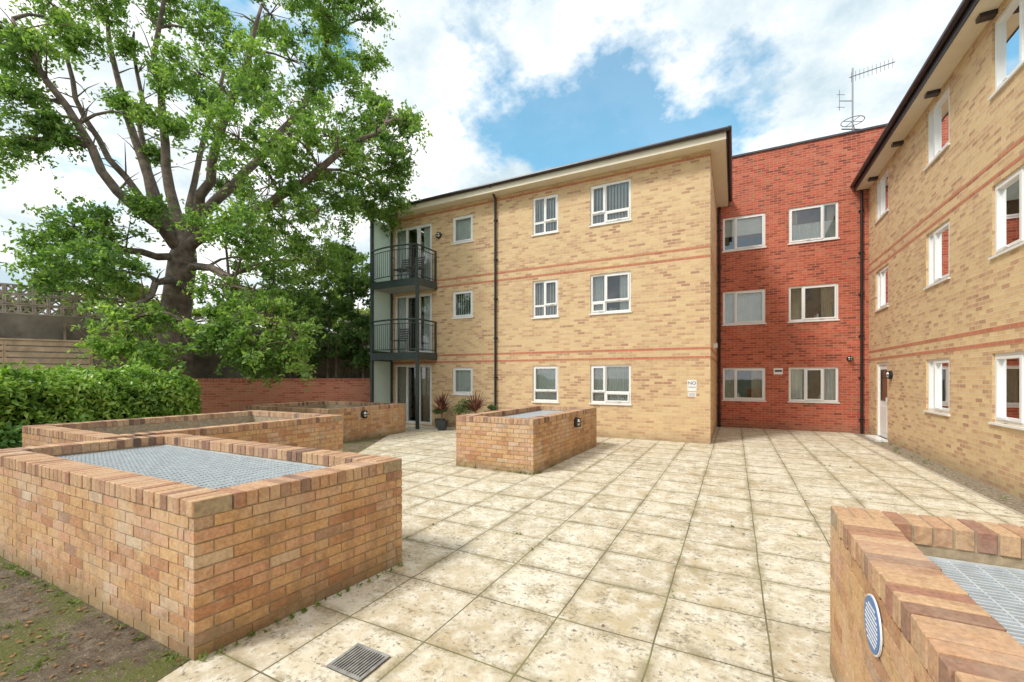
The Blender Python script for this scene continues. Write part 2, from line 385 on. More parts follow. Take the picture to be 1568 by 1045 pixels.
e=empty('round_notice_sign'); mb=MB(); f=Fr((.49,2.17,.72),(0,1,0),(-1,0,0))
mb.tube([f.p(0,0,0),f.p(0,.006,0)],.112,32,0); mb.tube([f.p(0,.006,0),f.p(0,.009,0)],.105,32,1)
for i in range(9):
    wv=.085*math.sqrt(max(0,1-((i-4)/5)**2)); a=-wv
    while a<wv-.01:
        l=random.uniform(.008,.03); mb.lbox(f,a,min(a+l,wv),.009,.0105,-.07+i*.0175-.0035,-.07+i*.0175+.0035,0); a+=l+.006
mb.obj('sign_disc',[WHITE,BLUE],e)

e=empty('floor_drain_grate'); mb=MB(); f=Fr((-2.12,1.74,.0),(1,0,0),(0,1,0))
mb.lbox(f,0,.27,0,.24,.004,.008,1)
for a0,a1,b0,b1 in ((0,.27,0,.02),(0,.27,.22,.24),(0,.02,.02,.22),(.25,.27,.02,.22)): mb.lbox(f,a0,a1,b0,b1,.008,.014)
for i in range(11): mb.lbox(f,.028+i*.02,.038+i*.02,.02,.22,.008,.013)
mb.obj('grate',[simple('cast_iron',(.30,.30,.28),.6,.2,.3,20),DARK],e)

# ------------------------------------------------------------ facades
def facade(mb,fr,a0,a1,z0,z1,ops,mi=0,depth=.1):
    A=sorted(set([a0,a1]+[o[0] for o in ops]+[o[1] for o in ops])); Z=sorted(set([z0,z1]+[o[2] for o in ops]+[o[3] for o in ops]))
    for i in range(len(A)-1):
        for j in range(len(Z)-1):
            ca=(A[i]+A[i+1])/2; cz=(Z[j]+Z[j+1])/2
            if any(o[0]<ca<o[1] and o[2]<cz<o[3] for o in ops): continue
            mb.quad([fr.p(A[i],0,Z[j]),fr.p(A[i+1],0,Z[j]),fr.p(A[i+1],0,Z[j+1]),fr.p(A[i],0,Z[j+1])],mi)
    for o in ops:
        x0,x1,y0,y1=o[:4]
        for (p,q) in (((x0,y0),(x1,y0)),((x1,y0),(x1,y1)),((x1,y1),(x0,y1)),((x0,y1),(x0,y0))):
            mb.quad([fr.p(p[0],0,p[1]),fr.p(q[0],0,q[1]),fr.p(q[0],-depth,q[1]),fr.p(p[0],-depth,p[1])],mi)
def pleats(mb,fr,a0,a1,z0,z1,b=-.17,mi=0,amp=.02,wl=.09):
    n=max(4,int((a1-a0)/.02)); prev=None
    for i in range(n+1):
        a=a0+(a1-a0)*i/n; bb=b+amp*math.sin(a/wl*2*math.pi+math.sin(a*9))
        if prev: mb.quad([fr.p(prev[0],prev[1],z0),fr.p(a,bb,z0),fr.p(a,bb,z1),fr.p(prev[0],prev[1],z1)],mi)
        prev=(a,bb)
def window(fr,o,root,cells,kind,sill=True):
    a0,a1,z0,z1=o[:4]; W_=a1-a0; H_=z1-z0
    fm=MB(); gm=MB(); cm=MB(); fw=.05
    B0,B1=-.098,-.035
    fm.lbox(fr,a0,a1,B0,B1,z0,z0+fw); fm.lbox(fr,a0,a1,B0,B1,z1-fw,z1)
    fm.lbox(fr,a0,a0+fw,B0,B1,z0+fw,z1-fw); fm.lbox(fr,a1-fw,a1,B0,B1,z0+fw,z1-fw)
    ia0,ia1,iz0,iz1=a0+fw,a1-fw,z0+fw,z1-fw
    for (x0,x1,y0,y1,op) in cells:
        P0=ia0+(ia1-ia0)*x0; P1=ia0+(ia1-ia0)*x1; Q0=iz0+(iz1-iz0)*y0; Q1=iz0+(iz1-iz0)*y1
        m=.018 if x0>0 else 0; m2=.018 if x1<1 else 0; k=.018 if y0>0 else 0; k2=.018 if y1<1 else 0
        s=.04 if op else .012; bb=B1+.018 if op else B1-.008
        fm.lbox(fr,P0,P0+s+m,B0+.004,bb,Q0,Q1); fm.lbox(fr,P1-s-m2,P1,B0+.004,bb,Q0,Q1)
        fm.lbox(fr,P0+s+m,P1-s-m2,B0+.004,bb-.001,Q0,Q0+s+k); fm.lbox(fr,P0+s+m,P1-s-m2,B0+.004,bb-.001,Q1-s-k2,Q1)
        tlt=random.uniform(-.003,.003)
        gm.quad([fr.p(P0,-.07+tlt,Q0),fr.p(P1,-.07-tlt,Q0),fr.p(P1,-.07-tlt,Q1),fr.p(P0,-.07+tlt,Q1)])
        if op:
            fm.lbox(fr,(P0+P1)/2-.0,(P0+P1)/2+.10,bb,bb+.02,Q0+.012,Q0+.03)
    if sill: fm.lbox(fr,a0-.03,a1+.03,-.035,.035,z0-.035,z0-.002)
    if kind=='net': pleats(cm,fr,a0,a1,z0,z1,-.16,0,.012,.06)
    elif kind=='nethalf': pleats(cm,fr,a0,a1,z0,z0+H_*.55,-.16,0,.012,.06); pleats(cm,fr,a0,a0+W_*.2,z0,z1,-.22,1); pleats(cm,fr,a1-W_*.2,a1,z0,z1,-.22,1)
    elif kind=='sides': pleats(cm,fr,a0,a0+W_*.32,z0,z1,-.18,1); pleats(cm,fr,a1-W_*.32,a1,z0,z1,-.18,1)
    elif kind=='netsides': pleats(cm,fr,a0,a0+W_*.3,z0,z1,-.18,0); pleats(cm,fr,a1-W_*.3,a1,z0,z1,-.18,0)
    elif kind=='blind':
        a=a0+.03
        while a<a1-.05:
            cm.quad([fr.p(a,-.19,z0),fr.p(a+.07,-.15,z0),fr.p(a+.07,-.15,z1),fr.p(a,-.19,z1)],2); a+=.09
    elif kind=='roller': cm.quad([fr.p(a0,-.15,z0+H_*.45),fr.p(a1,-.15,z0+H_*.45),fr.p(a1,-.15,z1),fr.p(a0,-.15,z1)],0)
    fm.lbox(fr,a0-.02,a1+.02,-.30,-.10,z0-.03,z0+.01)
    if kind in ('sides','netsides') and sill:
        for _ in range(3):
            a=random.uniform(a0+.25*W_,a1-.25*W_); cm.tube([fr.p(a,-.2,z0+.01),fr.p(a,-.2,z0+.1),fr.p(a,-.2,z0+random.uniform(.14,.24))],[.04,.045,.02],8,random.choice([0,1]))
    fm.obj('window_frame',PVC,root); gm.obj('window_glass',GLASS,root)
    if cm.v: cm.obj('curtain',[NET,BEIGE,BLIND],root)
big=[(0,.36,.27,1,True),(.36,1,.27,1,False),(0,.36,0,.27,False),(.36,1,0,.27,True)]
bigB=[(0,.36,.27,1,False),(.36,1,.27,1,True),(0,.36,0,.27,True),(.36,1,0,.27,False)]
med=[(0,.45,.3,1,False),(.45,1,.3,1,True),(0,.45,0,.3,False),(.45,1,0,.3,False)]
medG=[(0,1,.27,1,True),(0,1,0,.27,False)]
one=[(0,1,0,1,True)]
two=[(0,.28,0,1,False),(.28,1,0,1,True)]
twoR=[(0,.72,0,1,True),(.72,1,0,1,False)]

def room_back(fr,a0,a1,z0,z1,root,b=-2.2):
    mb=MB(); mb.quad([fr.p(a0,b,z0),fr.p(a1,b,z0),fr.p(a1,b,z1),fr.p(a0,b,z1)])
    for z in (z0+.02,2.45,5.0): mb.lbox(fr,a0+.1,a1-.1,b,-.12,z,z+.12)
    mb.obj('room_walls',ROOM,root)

# ---- main buff building
bm=empty('brick_apartment_building')
fM=Fr((0,12,0),(1,0,0),(0,-1,0))
XL,XR=-11.3,-.54; HM=7.46
rows=[(.95,2.04),(3.50,4.62),(6.02,7.16)]; rs=[(1.12,2.01),(3.68,4.57),(6.18,7.07)]
ops=[];wins=[]
kinds1=['net','blind','net']; kinds2=['net','blind','blind']; kinds3=['net','netsides','blind']
for i in range(3):
    o=(-8.45,-7.64,*rs[i]); ops.append(o); wins.append((o,one,kinds1[i]))
    o=(-5.48,-4.65,*rows[i]); ops.append(o); wins.append((o,med if i else medG,kinds2[i]))
    o=(-3.67,-2.525,*rows[i]); ops.append(o); wins.append((o,big if i!=1 else bigB,kinds3[i]))
floors=[.03,2.52,4.95]
doors=[]
for i in range(3):
    o=(-11.0,-9.32,floors[i],floors[i]+2.1); ops.append(o); doors.append(o)
mb=MB(); facade(mb,fM,XL,XR,-.02,HM,ops)
mb.quad([(XR,12,-.02),(XR,24,-.02),(XR,24,HM),(XR,12,HM)]); mb.quad([(XL,12,-.02),(XL,24,-.02),(XL,24,HM),(XL,12,HM)]); mb.quad([(XL,24,-.02),(XR,24,-.02),(XR,24,HM),(XL,24,HM)])
mb.obj('walls',BUFF,bm)
for o,c,k in wins: window(fM,o,bm,c,k)
for i,o in enumerate(doors):
    window(fM,o,bm,[(0,.30,0,1,False),(.30,.65,0,1,True),(.65,1,0,1,True)],'netsides' if i else 'sides',False)
room_back(fM,XL+.02,XR-.02,0,HM-.02,bm)
mb=MB()
for z in (7.30,4.98,4.74,2.40,2.17):
    segs=[(XL,XR)]
    for o in ops:
        if o[2]<z+.07 and o[3]>z-.0: segs=[x for s in segs for x in ((s[0],min(s[1],o[0])),(max(s[0],o[1]),s[1])) if x[1]-x[0]>.01]
    for s in segs: mb.lbox(fM,s[0],s[1],-.02,.004,z,z+.066)
    mb.lbox(Fr((XR,0,0),(0,1,0),(1,0,0)),12.0,16.28,-.02,.004,z,z+.066)
mb.obj('red_brick_bands',BAND,bm)
OV=.36
mb=MB()
mb.lbox(W0,XL-.12,XR+OV,12-OV,12.0,HM,HM+.02,0); mb.lbox(W0,XR+.0,XR+OV,12.0,16.28,HM,HM+.02,0)
mb.lbox(W0,XL-.12,XR+OV,12-OV-.02,12-OV,HM-.01,HM+.2,0); mb.lbox(W0,XR+OV,XR+OV+.02,12-OV-.02,16.28,HM-.01,HM+.2,1)
mb.lbox(W0,XL-.14,XL-.12,12-OV-.02,20,HM-.01,HM+.2,0)
mb.obj('fascia_and_soffit',[CREAM,GUT],bm)
mb=MB()
def gutter(mb,p,q): mb.tube([p,q],.055,10)
gutter(mb,(XL-.16,12-OV-.07,HM+.2),(XR+OV+.12,12-OV-.07,HM+.2)); gutter(mb,(XR+OV+.07,12-OV-.1,HM+.2),(XR+OV+.07,16.28,HM+.2))
mb.lbox(W0,XL-.16,XR+OV+.1,12-OV-.06,12-OV+.3,HM+.2,HM+.235); mb.lbox(W0,XR,XR+OV+.06,12,16.28,HM+.2,HM+.235)
mb.obj('gutter',GUT,bm)
mb=MB(); x0,x1,y0,y1=XL-.14,XR+OV,12-OV,24.3; zt=HM+.24; rz=zt+1.1
A=[(x0,y0,zt),(x1,y0,zt),(x1,y1,zt),(x0,y1,zt)]; r0=((x0+x1)/2,y0+5,rz); r1=((x0+x1)/2,y1-5,rz)
mb.quad([A[0],A[1],r0]); mb.quad([A[1],A[2],r1,r0]); mb.quad([A[2],A[3],r1]); mb.quad([A[3],A[0],r0,r1]); mb.obj('hipped_roof',ROOFM,bm)
def downpipe(fr,a,ztop,parent,b=.06,over=0):
    mb=MB(); mb.tube([fr.p(a,b,-.0),fr.p(a,b,ztop-.3)]+([fr.p(a,b,ztop-.28),fr.p(a,b+over,ztop)] if over else [fr.p(a,b,ztop)]),.036,10)
    z=.4
    while z<ztop-.4: mb.tube([fr.p(a,b,z),fr.p(a,b,z+.05)],.047,10); mb.lbox(fr,a-.07,a+.07,.0,b,z+.01,z+.04); z+=1.25
    mb.obj('downpipe',PIPE,parent)
downpipe(fM,-6.76,HM+.18,bm,.06,over=.33)
bulkhead(Fr((-9.0,11.99,6.55),(1,0,0),(0,-1,0)),bm,'wall_lamp')
mb=MB(); mb.lbox(Fr((XR,0,0),(0,1,0),(1,0,0)),13.9,14.05,0,.1,2.55,2.68); mb.obj('security_light',WHITE,bm)
def textobj(s,size,loc,rot,mat,parent):
    c=bpy.data.curves.new('lettering','FONT'); c.body=s; c.size=size; c.align_x='CENTER'; c.extrude=.0005; c.materials.append(mat)
    o=bpy.data.objects.new('lettering',c); link(o,parent); o.location=loc; o.rotation_euler=rot; return o
e=empty('no_parking_sign'); mb=MB()
mb.lbox(fM,-1.08,-.86,.0,.008,1.33,1.62); mb.lbox(fM,-1.07,-.87,.0,.008,1.19,1.30); mb.obj('sign_plates',WHITE,e)
textobj('NO',.12,(-.97,11.99,1.50),(math.pi/2,0,0),PIPE,e); textobj('PARKING',.042,(-.97,11.99,1.42),(math.pi/2,0,0),PIPE,e); textobj('IN FRONT\nOF FLATS',.034,(-.97,11.99,1.25),(math.pi/2,0,0),PIPE,e)

# balconies
mb=MB(); sl=MB(); gl=MB(); bx0,bx1,by0,by1=-11.12,-9.13,11.0,11.99
for x in (bx0,bx1):
    mb.lbox(W0,x-.045,x+.045,by0-.04,by0+.05,0,7.42 if x==bx0 else 4.9)
mb.lbox(W0,bx0-.04,bx0+.04,11.9,11.98,0,7.42)
for z in (2.50,4.92):
    sl.lbox(W0,bx0,bx1,by0+.01,by1,z-.2,z-.005)
    for (x0,x1,y0,y1) in ((bx0-.03,bx1+.03,by0-.05,by0-.01),(bx1+.01,bx1+.05,by0,by1),(bx0-.05,bx0-.01,by0,by1)):
        mb.lbox(W0,x0,x1,y0,y1,z-.23,z+.01)
    n=21; pts=[]
    for i in range(n):
        u=i/(n-1); pts.append((bx0+(bx1-bx0)*u,by0-.04-.16*math.sin(math.pi*u)))
    for zz,r in ((z+1.08,.028),(z+.95,.014),(z+.10,.016)): mb.tube([(p[0],p[1],zz) for p in pts],r,8)
    for p in pts[1:-1]: mb.tube([(p[0],p[1],z+.1),(p[0],p[1],z+.96)],.008,6)
    for zz,r in ((z+1.08,.028),(z+.95,.014),(z+.10,.016)): mb.tube([(bx1,by0,zz),(bx1,by1,zz)],r,8)
    for i in range(1,10): mb.tube([(bx1,by0+i*.1,z+.1),(bx1,by0+i*.1,z+.96)],.008,6)
    for y in (by0,by1-.03): mb.lbox(W0,bx1-.025,bx1+.025,y-.025,y+.025,z,z+1.1)
for z in (.05,2.55,4.97):
    gl.lbox(W0,bx0-.008,bx0+.008,by0+.06,11.89,z+.05,z+2.2)
mb.obj('balcony_frame_and_railings',RAIL,bm); sl.obj('balcony_slabs',simple('balcony_deck',(.35,.36,.34),.8),bm); gl.obj('frosted_privacy_screens',FROST,bm)
CHM=simple('chair_finish',(.1,.1,.1),.5)
for z,x in ((2.5,-10.3),(4.92,-10.2),(4.92,-9.6)):
    e=empty('patio_chair'); c=MB(); f=Fr((x,11.45,z),(1,0,0),(0,1,0))
    for a,b in ((-.2,-.2),(.2,-.2),(-.2,.2),(.2,.2)): c.tube([f.p(a,b,0),f.p(a*.9,b*.9,.45)],.014,6)
    for i in range(6): c.lbox(f,-.22,.22,-.22+i*.075,-.16+i*.075,.44,.46)
    for a in (-.2,.2): c.tube([f.p(a*.9,.18,.44),f.p(a,.27,.92)],.014,6)
    for i in range(5): c.lbox(f,-.19,.19,.20+i*.015,.215+i*.015,.52+i*.08,.57+i*.08)
    c.obj('chair_frame',CHM,e)

# ---- red building
br_=empty('brick_apartment_building'); YR=16.3; HR=9.07; fR=Fr((0,YR,0),(1,0,0),(0,-1,0))
ops=[];wl=[]
kk=[('sides','netsides'),('net','sides'),('roller','nethalf')]
for i,(z0,z1) in enumerate([(.92,2.0),(3.46,4.58),(5.95,7.08)]):
    o=(-.35,.90,z0,z1); ops.append(o); wl.append((o,two,kk[i][0]))
    o=(1.54,2.83,z0,z1); ops.append(o); wl.append((o,[(0,.33,0,1,False),(.33,.72,0,1,True),(.72,1,0,1,False)] if i==0 else two if i==1 else twoR,kk[i][1]))
mb=MB(); facade(mb,fR,XR,4.0,-.02,HR,ops)
mb.quad([(4.0,YR,7),(4.0,26,7),(4.0,26,HR),(4.0,YR,HR)]); mb.quad([(XR,YR,7),(XR,26,7),(XR,26,HR),(XR,YR,HR)]); mb.quad([(XR,26,0),(4,26,0),(4,26,HR),(XR,26,HR)])
mb.obj('walls',REDB,br_)
for o,c,k in wl: window(fR,o,br_,c,k)
room_back(fR,XR+.02,3.98,0,8.9,br_)
mb=MB(); mb.lbox(W0,XR-.04,4.04,YR-.04,YR+.3,HR,HR+.06); mb.lbox(W0,XR,4.0,YR+.3,26,HR-.1,HR-.02); mb.lbox(W0,4.0-.24,4.04,YR+.3,26,HR,HR+.06); mb.obj('parapet_coping_and_flat_roof',LEAD,br_)
downpipe(fR,XR+.09,7.66,br_,.06); downpipe(fR,3.38,7.25,br_,.06)
mb=MB(); mb.lbox(fR,1.13,1.38,0,.01,1.78,1.98); mb.lbox(fR,1.16,1.36,.01,.011,1.86,1.92,1); mb.obj('wall_sign',[WHITE,PIPE],br_)
bulkhead(Fr((3.1,YR-.01,2.25),(1,0,0),(0,-1,0)),br_,'wall_lamp',.08)
ae=empty('tv_aerial_mast'); mb=MB(); ax,ay=3.35,17.2
mb.tube([(ax,ay,HR-.1),(ax,ay,11.55)],.022,8)
def P3(a,b,z): return (ax+a*R.x+b*F.x,ay+a*R.y+b*F.y,z)
d0=P3(-.1,0,11.25); d1=P3(1.35,.0,11.75); mb.tube([d0,d1],.014,6)
for i in range(11):
    u=(i+.5)/11; c=Vector(d0).lerp(Vector(d1),u); h=.17
    mb.tube([c-Vector((0,0,h)),c+Vector((0,0,h*.8))],.007,5)
mb.tube([P3(0,0,10.5),P3(-.42,0,10.5)],.012,6); mb.tube([P3(-.42,0,10.2),P3(-.42,0,10.85)],.01,6)
for zz in (10.3,10.7): mb.tube([P3(-.5,0,zz),P3(-.25,0,zz)],.008,5)
ring=[P3(.3*math.cos(t),.3*math.sin(t),9.85) for t in np.linspace(0,2*math.pi,25)]; mb.tube(ring,.012,6)
mb.tube([P3(-.3,0,9.85),P3(.3,0,9.85)],.01,5); mb.tube([P3(0,-.3,9.85),P3(0,.3,9.85)],.01,5); mb.tube([P3(-.35,0,9.6),P3(.25,0,9.6)],.02,6)
mb.tube([P3(.3,.0,HR-.1),P3(0,0,9.8)],.012,5)
mb.obj('mast_and_aerials',simple('aerial_metal',(.25,.25,.27),.4,.6),ae)

# ---- right buff building
bt=empty('brick_apartment_building'); XW=3.56; fT=Fr((XW,0,0),(0,1,0),(-1,0,0)); HT=7.3
ops=[];wl=[]
rk=['sides','netsides','blind']
for i,(z0,z1) in enumerate([(1.0,2.06),(3.56,4.66),(6.05,7.2)]):
    o=(10.87,11.98,z0,z1); ops.append(o); wl.append((o,twoR,rk[i]))
    o=(7.9,9.38,z0,z1); ops.append(o); wl.append((o,[(0,.5,0,1,False),(.5,1,0,1,True)],rk[(i+1)%3]))
    o=(3.6,5.0,z0,z1); ops.append(o); wl.append((o,twoR,'net'))
    if i: o=(14.45,15.6,z0,z1); ops.append(o); wl.append((o,twoR,'net'))
do=(14.55,15.5,.05,2.1); ops.append(do)
mb=MB(); facade(mb,fT,-8,YR,-.03,HT,ops); mb.quad([(XW,YR,0),(12,YR,0),(12,YR,HT),(XW,YR,HT)]); mb.quad([(XW,-8,0),(12,-8,0),(12,-8,HT),(XW,-8,HT)]); mb.quad([(12,-8,0),(12,YR,0),(12,YR,HT),(12,-8,HT)])
mb.obj('walls',BUFF,bt)
for o,c,k in wl: window(fT,o,bt,c,k)
room_back(fT,-7.98,YR-.02,0,HT-.02,bt)
mb=MB(); a0,a1,z0,z1=do
mb.lbox(fT,a0,a0+.06,-.1,-.02,z0,z1); mb.lbox(fT,a1-.06,a1,-.1,-.02,z0,z1); mb.lbox(fT,a0+.06,a1-.06,-.1,-.02,z1-.06,z1)
mb.lbox(fT,a0+.06,a1-.06,-.09,-.05,z0,z1-.06); 
for q0,q1 in ((z0+.15,z0+.85),): mb.lbox(fT,a0+.18,a1-.18,-.05,-.035,q0,q1)
mb.lbox(fT,a0-.05,a1+.05,-.05,.25,-.01,z0)
mb.lbox(fT,a0+.17,a1-.17,-.05,-.042,z0+1.0,z1-.2,1); mb.lbox(fT,a0+.12,a0+.15,-.05,.0,z0+.95,z0+1.1,2)
mb.obj('entrance_door',[PVC,GLASS,STEEL],bt)
bulkhead(Fr((XW,14.2,1.75),(0,1,0),(-1,0,0)),bt,'wall_lamp')
mb=MB()
for z in (4.98,4.74,2.40,2.17):
    segs=[(-8,YR)]
    for o in ops:
        if o[2]<z+.07 and o[3]>z: segs=[x for s in segs for x in ((s[0],min(s[1],o[0])),(max(s[0],o[1]),s[1])) if x[1]-x[0]>.01]
    for s in segs: mb.lbox(fT,s[0],s[1],-.02,.004,z,z+.066)
mb.obj('red_brick_bands',BAND,bt)
mb=MB(); OT=.33
mb.lbox(W0,XW-OT,XW,-8,YR-.02,HT,HT+.02,0); mb.lbox(W0,XW-OT-.02,XW-OT,-8,YR-.02,HT-.02,HT+.17,1); mb.lbox(W0,XW-OT-.02,XW,YR-.04,YR-.02,HT-.02,HT+.17,1)
y=-7.2
while y<15.5: mb.lbox(W0,XW-.2,XW-.003,y,y+.14,HT-.07,HT-.001,1); y+=2.05
mb.obj('fascia_and_soffit',[CREAM,GUT],bt)
mb=MB(); mb.tube([(XW-OT-.07,-8,HT+.16),(XW-OT-.07,YR-.02,HT+.16)],.055,10); mb.obj('gutter',GUT,bt)
mb=MB(); x0,x1,y0,y1=XW-OT,12.3,-8.3,YR-.02; zt=HT+.17; mb.quad([(x0,y0,zt),(x0,y1,zt),((x0+x1)/2,y1,zt+1.1),((x0+x1)/2,y0,zt+1.1)]); mb.quad([(x1,y0,zt),(x1,y1,zt),((x0+x1)/2,y1,zt+1.1),((x0+x1)/2,y0,zt+1.1)]); mb.quad([(x0,y1,zt),(x1,y1,zt),((x0+x1)/2,y1,zt+1.1)]); mb.obj('pitched_roof',ROOFM,bt)

# ------------------------------------------------------------ garden walls / fence
def wallseg(name,p,q,th,z0,z1,mat,cap=None):
    p=Vector((*p,0)); q=Vector((*q,0)); t=(q-p); L_=t.length; t.normalize(); n=Vector((-t.y,t.x,0)); f=Fr(p,t,n)
    mb=MB()
    for b in (0,th): mb.quad([f.p(0,b,z0),f.p(L_,b,z0),f.p(L_,b,z1),f.p(0,b,z1)])
    for a in (0,L_): mb.quad([f.p(a,0,z0),f.p(a,th,z0),f.p(a,th,z1),f.p(a,0,z1)])
    mb.quad([f.p(0,0,z1),f.p(L_,0,z1),f.p(L_,th,z1),f.p(0,th,z1)])
    e=empty(name); mb.obj('wall_body',mat,e)
    if cap:
        c=MB(); k=int(L_/.0765)
        for i in range(k): c.lbox(f,i*.0765,i*.0765+.068,-.01,th+.01,z1+.003,z1+.10)
        c.obj('brick_coping',cap,e)
    return f,L_,e
REDCAP=islandbrick('red_coping_brick',[(0,(.42,.14,.09)),(.5,(.58,.22,.14)),(1,(.50,.19,.13))],0)
wallseg('red_brick_garden_wall',(-11.3,12.3),(-16.2,5.6),.215,0,1.55,REDW,REDCAP)
wallseg('retaining_wall',(-11.9,18.4),(-20.6,1.5),.3,0,3.55,STONE)
mb=MB(); mb.quad([(-11.5,12.5,1.15),(-12,18.3,1.15),(-20.5,1.6,1.15),(-18.6,2.0,1.15)]); mb.obj('raised_bed_soil',DIRT)
e=empty('wooden_slat_fence'); mb=MB(); p=Vector((-17.6,1.0,0)); q=Vector((-15.25,5.05,0)); t=(q-p); L_=t.length; t.normalize(); f=Fr(p,t,Vector((-t.y,t.x,0)))
z=1.0
while z<2.6:
    for k in range(3): 
        mb.lbox(f,L_*k/3+.003,L_*(k+1)/3-.003,random.uniform(-.006,.003),.02,z+random.uniform(-.006,.006),z+.115)
    z+=.15
a=0
while a<=L_+.01: mb.lbox(f,a-.04,a+.04,.021,.09,0,2.60); a+=L_/3
mb.lbox(f,-.02,L_+.02,-.03,.09,2.62,2.66)
mb.obj('slats_and_posts',WOOD,e)
# lattice panel hanging in front of the retaining wall
e=empty('garden_trellis'); mb=MB(); p=Vector((-17.75,5.3,0)); q=Vector((-16.7,7.2,0)); t=(q-p); L_=t.length; t.normalize(); n=Vector((-t.y,t.x,0)); f=Fr(p,t,n)
for i in range(14):
    a=i*L_/13
    for s in (1,-1):
        a2=a+s*1.1
        if 0<=a2<=L_: mb.tube([f.p(a,0,1.9),f.p(a2,0,3.2)],.017,4)
mb.lbox(f,0,L_,-.02,.02,1.85,1.9); mb.lbox(f,0,L_,-.02,.02,3.2,3.25)
for a in (0,L_/2,L_): mb.lbox(f,a-.03,a+.03,.021,.06,1.1,3.3)
mb.obj('lattice',simple('weathered_trellis_wood',(.30,.22,.16),.9,0,.3,4),e)
e=empty('pierced_block_screen_wall'); mb=MB(); t=Vector((-11.9+20.6,18.4-1.5,0)).normalized(); p=Vector((-20.6,1.5,0)); f=Fr(p,t,Vector((t.y,-t.x,0)))
for i in range(22):
    for j in range(3):
        a=i*.3; z=3.56+j*.3
        mb.lbox(f,a,a+.294,-.02,.08,z,z+.04); mb.lbox(f,a,a+.294,-.02,.08,z+.25,z+.29); mb.lbox(f,a,a+.04,-.02,.08,z+.04,z+.25); mb.lbox(f,a+.254,a+.294,-.02,.08,z+.04,z+.25)
        mb.tube([f.p(a+.03,.03,z+.03),f.p(a+.26,.03,z+.26)],.026,4); mb.tube([f.p(a+.26,.03,z+.03),f.p(a+.03,.03,z+.26)],.026,4)
mb.obj('blocks',simple('screen_block_concrete',(.46,.38,.32),.9,0,.3,4),e)

# ------------------------------------------------------------ foliage
def leaves(name,C,size,mat,up=.5,parent=None,wr=.5,seed=1):
    g=np.random.default_rng(seed); C=np.asarray(C); n=len(C)
    nr=g.normal(size=(n,3))+np.array([0,0,up]); nr/=np.linalg.norm(nr,axis=1)[:,None]
    t=np.cross(nr,g.normal(size=(n,3))); t/=np.linalg.norm(t,axis=1)[:,None]
    b=np.cross(nr,t); L_=size*g.uniform(.65,1.35,(n,1)); W_=L_*wr
    mid=C+nr*L_*.08
    V=np.stack([C-t*L_/2,mid+b*W_/2-t*L_*.05,C+t*L_/2,mid-b*W_/2-t*L_*.05],1).reshape(-1,3)
    Fc=np.arange(n*4).reshape(-1,4)
    me=bpy.data.meshes.new(name); me.from_pydata(V.tolist(),[],Fc.tolist()); me.materials.append(mat)
    return link(bpy.data.objects.new(name,me),parent)
def blobpts(c,r,n,g,flat=.65):
    d=g.normal(size=(n,3)); d/=np.linalg.norm(d,axis=1)[:,None]
    rr=g.uniform(0,1,(n,1))**.5
    return np.asarray(c)+d*rr*np.array([r,r,r*flat])
def sprigs(c,ns,ln,nl,g,droop=.25):
    d=g.normal(size=(ns,1,3)); d[:,:,2]*=.6; d/=np.linalg.norm(d,axis=2)[:,:,None]
    u=g.uniform(.1,1,(ns,nl,1)); l=ln*g.uniform(.5,1.2,(ns,1,1))
    P=np.asarray(c)+d*u*l+np.array([0,0,-droop])*(u*l)**2*2+g.normal(size=(ns,nl,3))*.045
    return P.reshape(-1,3)

T0=R*(-10.75)+F*14.0
def TP(px,py,b=0.0):
    a=(px-277)/47.; z=(577-py)/47.
    k=(14+b)/14.
    v=T0+ R*(a*k -10.75*(k-1)) + F*b
    return Vector((v.x,v.y,1.7+z*k))
tree=empty('oak_tree')
br=MB()
trunk=[(272,600,0),(268,560,0),(266,500,.1),(274,440,.1),(280,395,.0),(284,370,.1)]
tp=[TP(*q) for q in trunk]; tp[0].z=.9
br.tube(tp,[.58,.48,.43,.40,.38,.26],14)
limbs=[
 [(282,385,0),(232,335,-.8),(180,292,-1.4),(120,190,-2),(60,100,-2.5),(20,30,-2.8)],
 [(278,390,0),(235,300,.5),(205,215,.8),(175,110,.8),(160,0,.5)],
 [(283,380,.1),(262,290,.3),(250,190,.5),(240,90,0),(262,-30,-.5)],
 [(285,375,0),(310,300,-.3),(335,220,-.8),(365,120,-1.0),(400,10,-1.2)],
 [(286,380,0),(330,310,.5),(400,240,1),(470,150,1.5),(510,40,2)],
 [(284,385,0),(350,340,-.6),(430,300,-1.2),(520,240,-1.5),(590,190,-1.2)],
 [(276,400,0),(220,390,-1),(150,370,-1.8),(80,350,-2.2)],
 [(284,410,0),(330,410,-1.2),(380,450,-2.4),(430,500,-3)],
 [(270,430,0),(250,430,-1.5),(220,460,-2.8),(200,490,-3.5)],
 [(284,380,0),(300,280,1.5),(330,150,2.5),(350,40,3)],
 [(280,395,0),(215,300,-.3),(150,215,-.6),(110,120,-.8),(95,20,-1)],
 [(283,385,0),(225,260,1.2),(215,150,1.4),(205,50,1.2)],
]
limbpts=[]
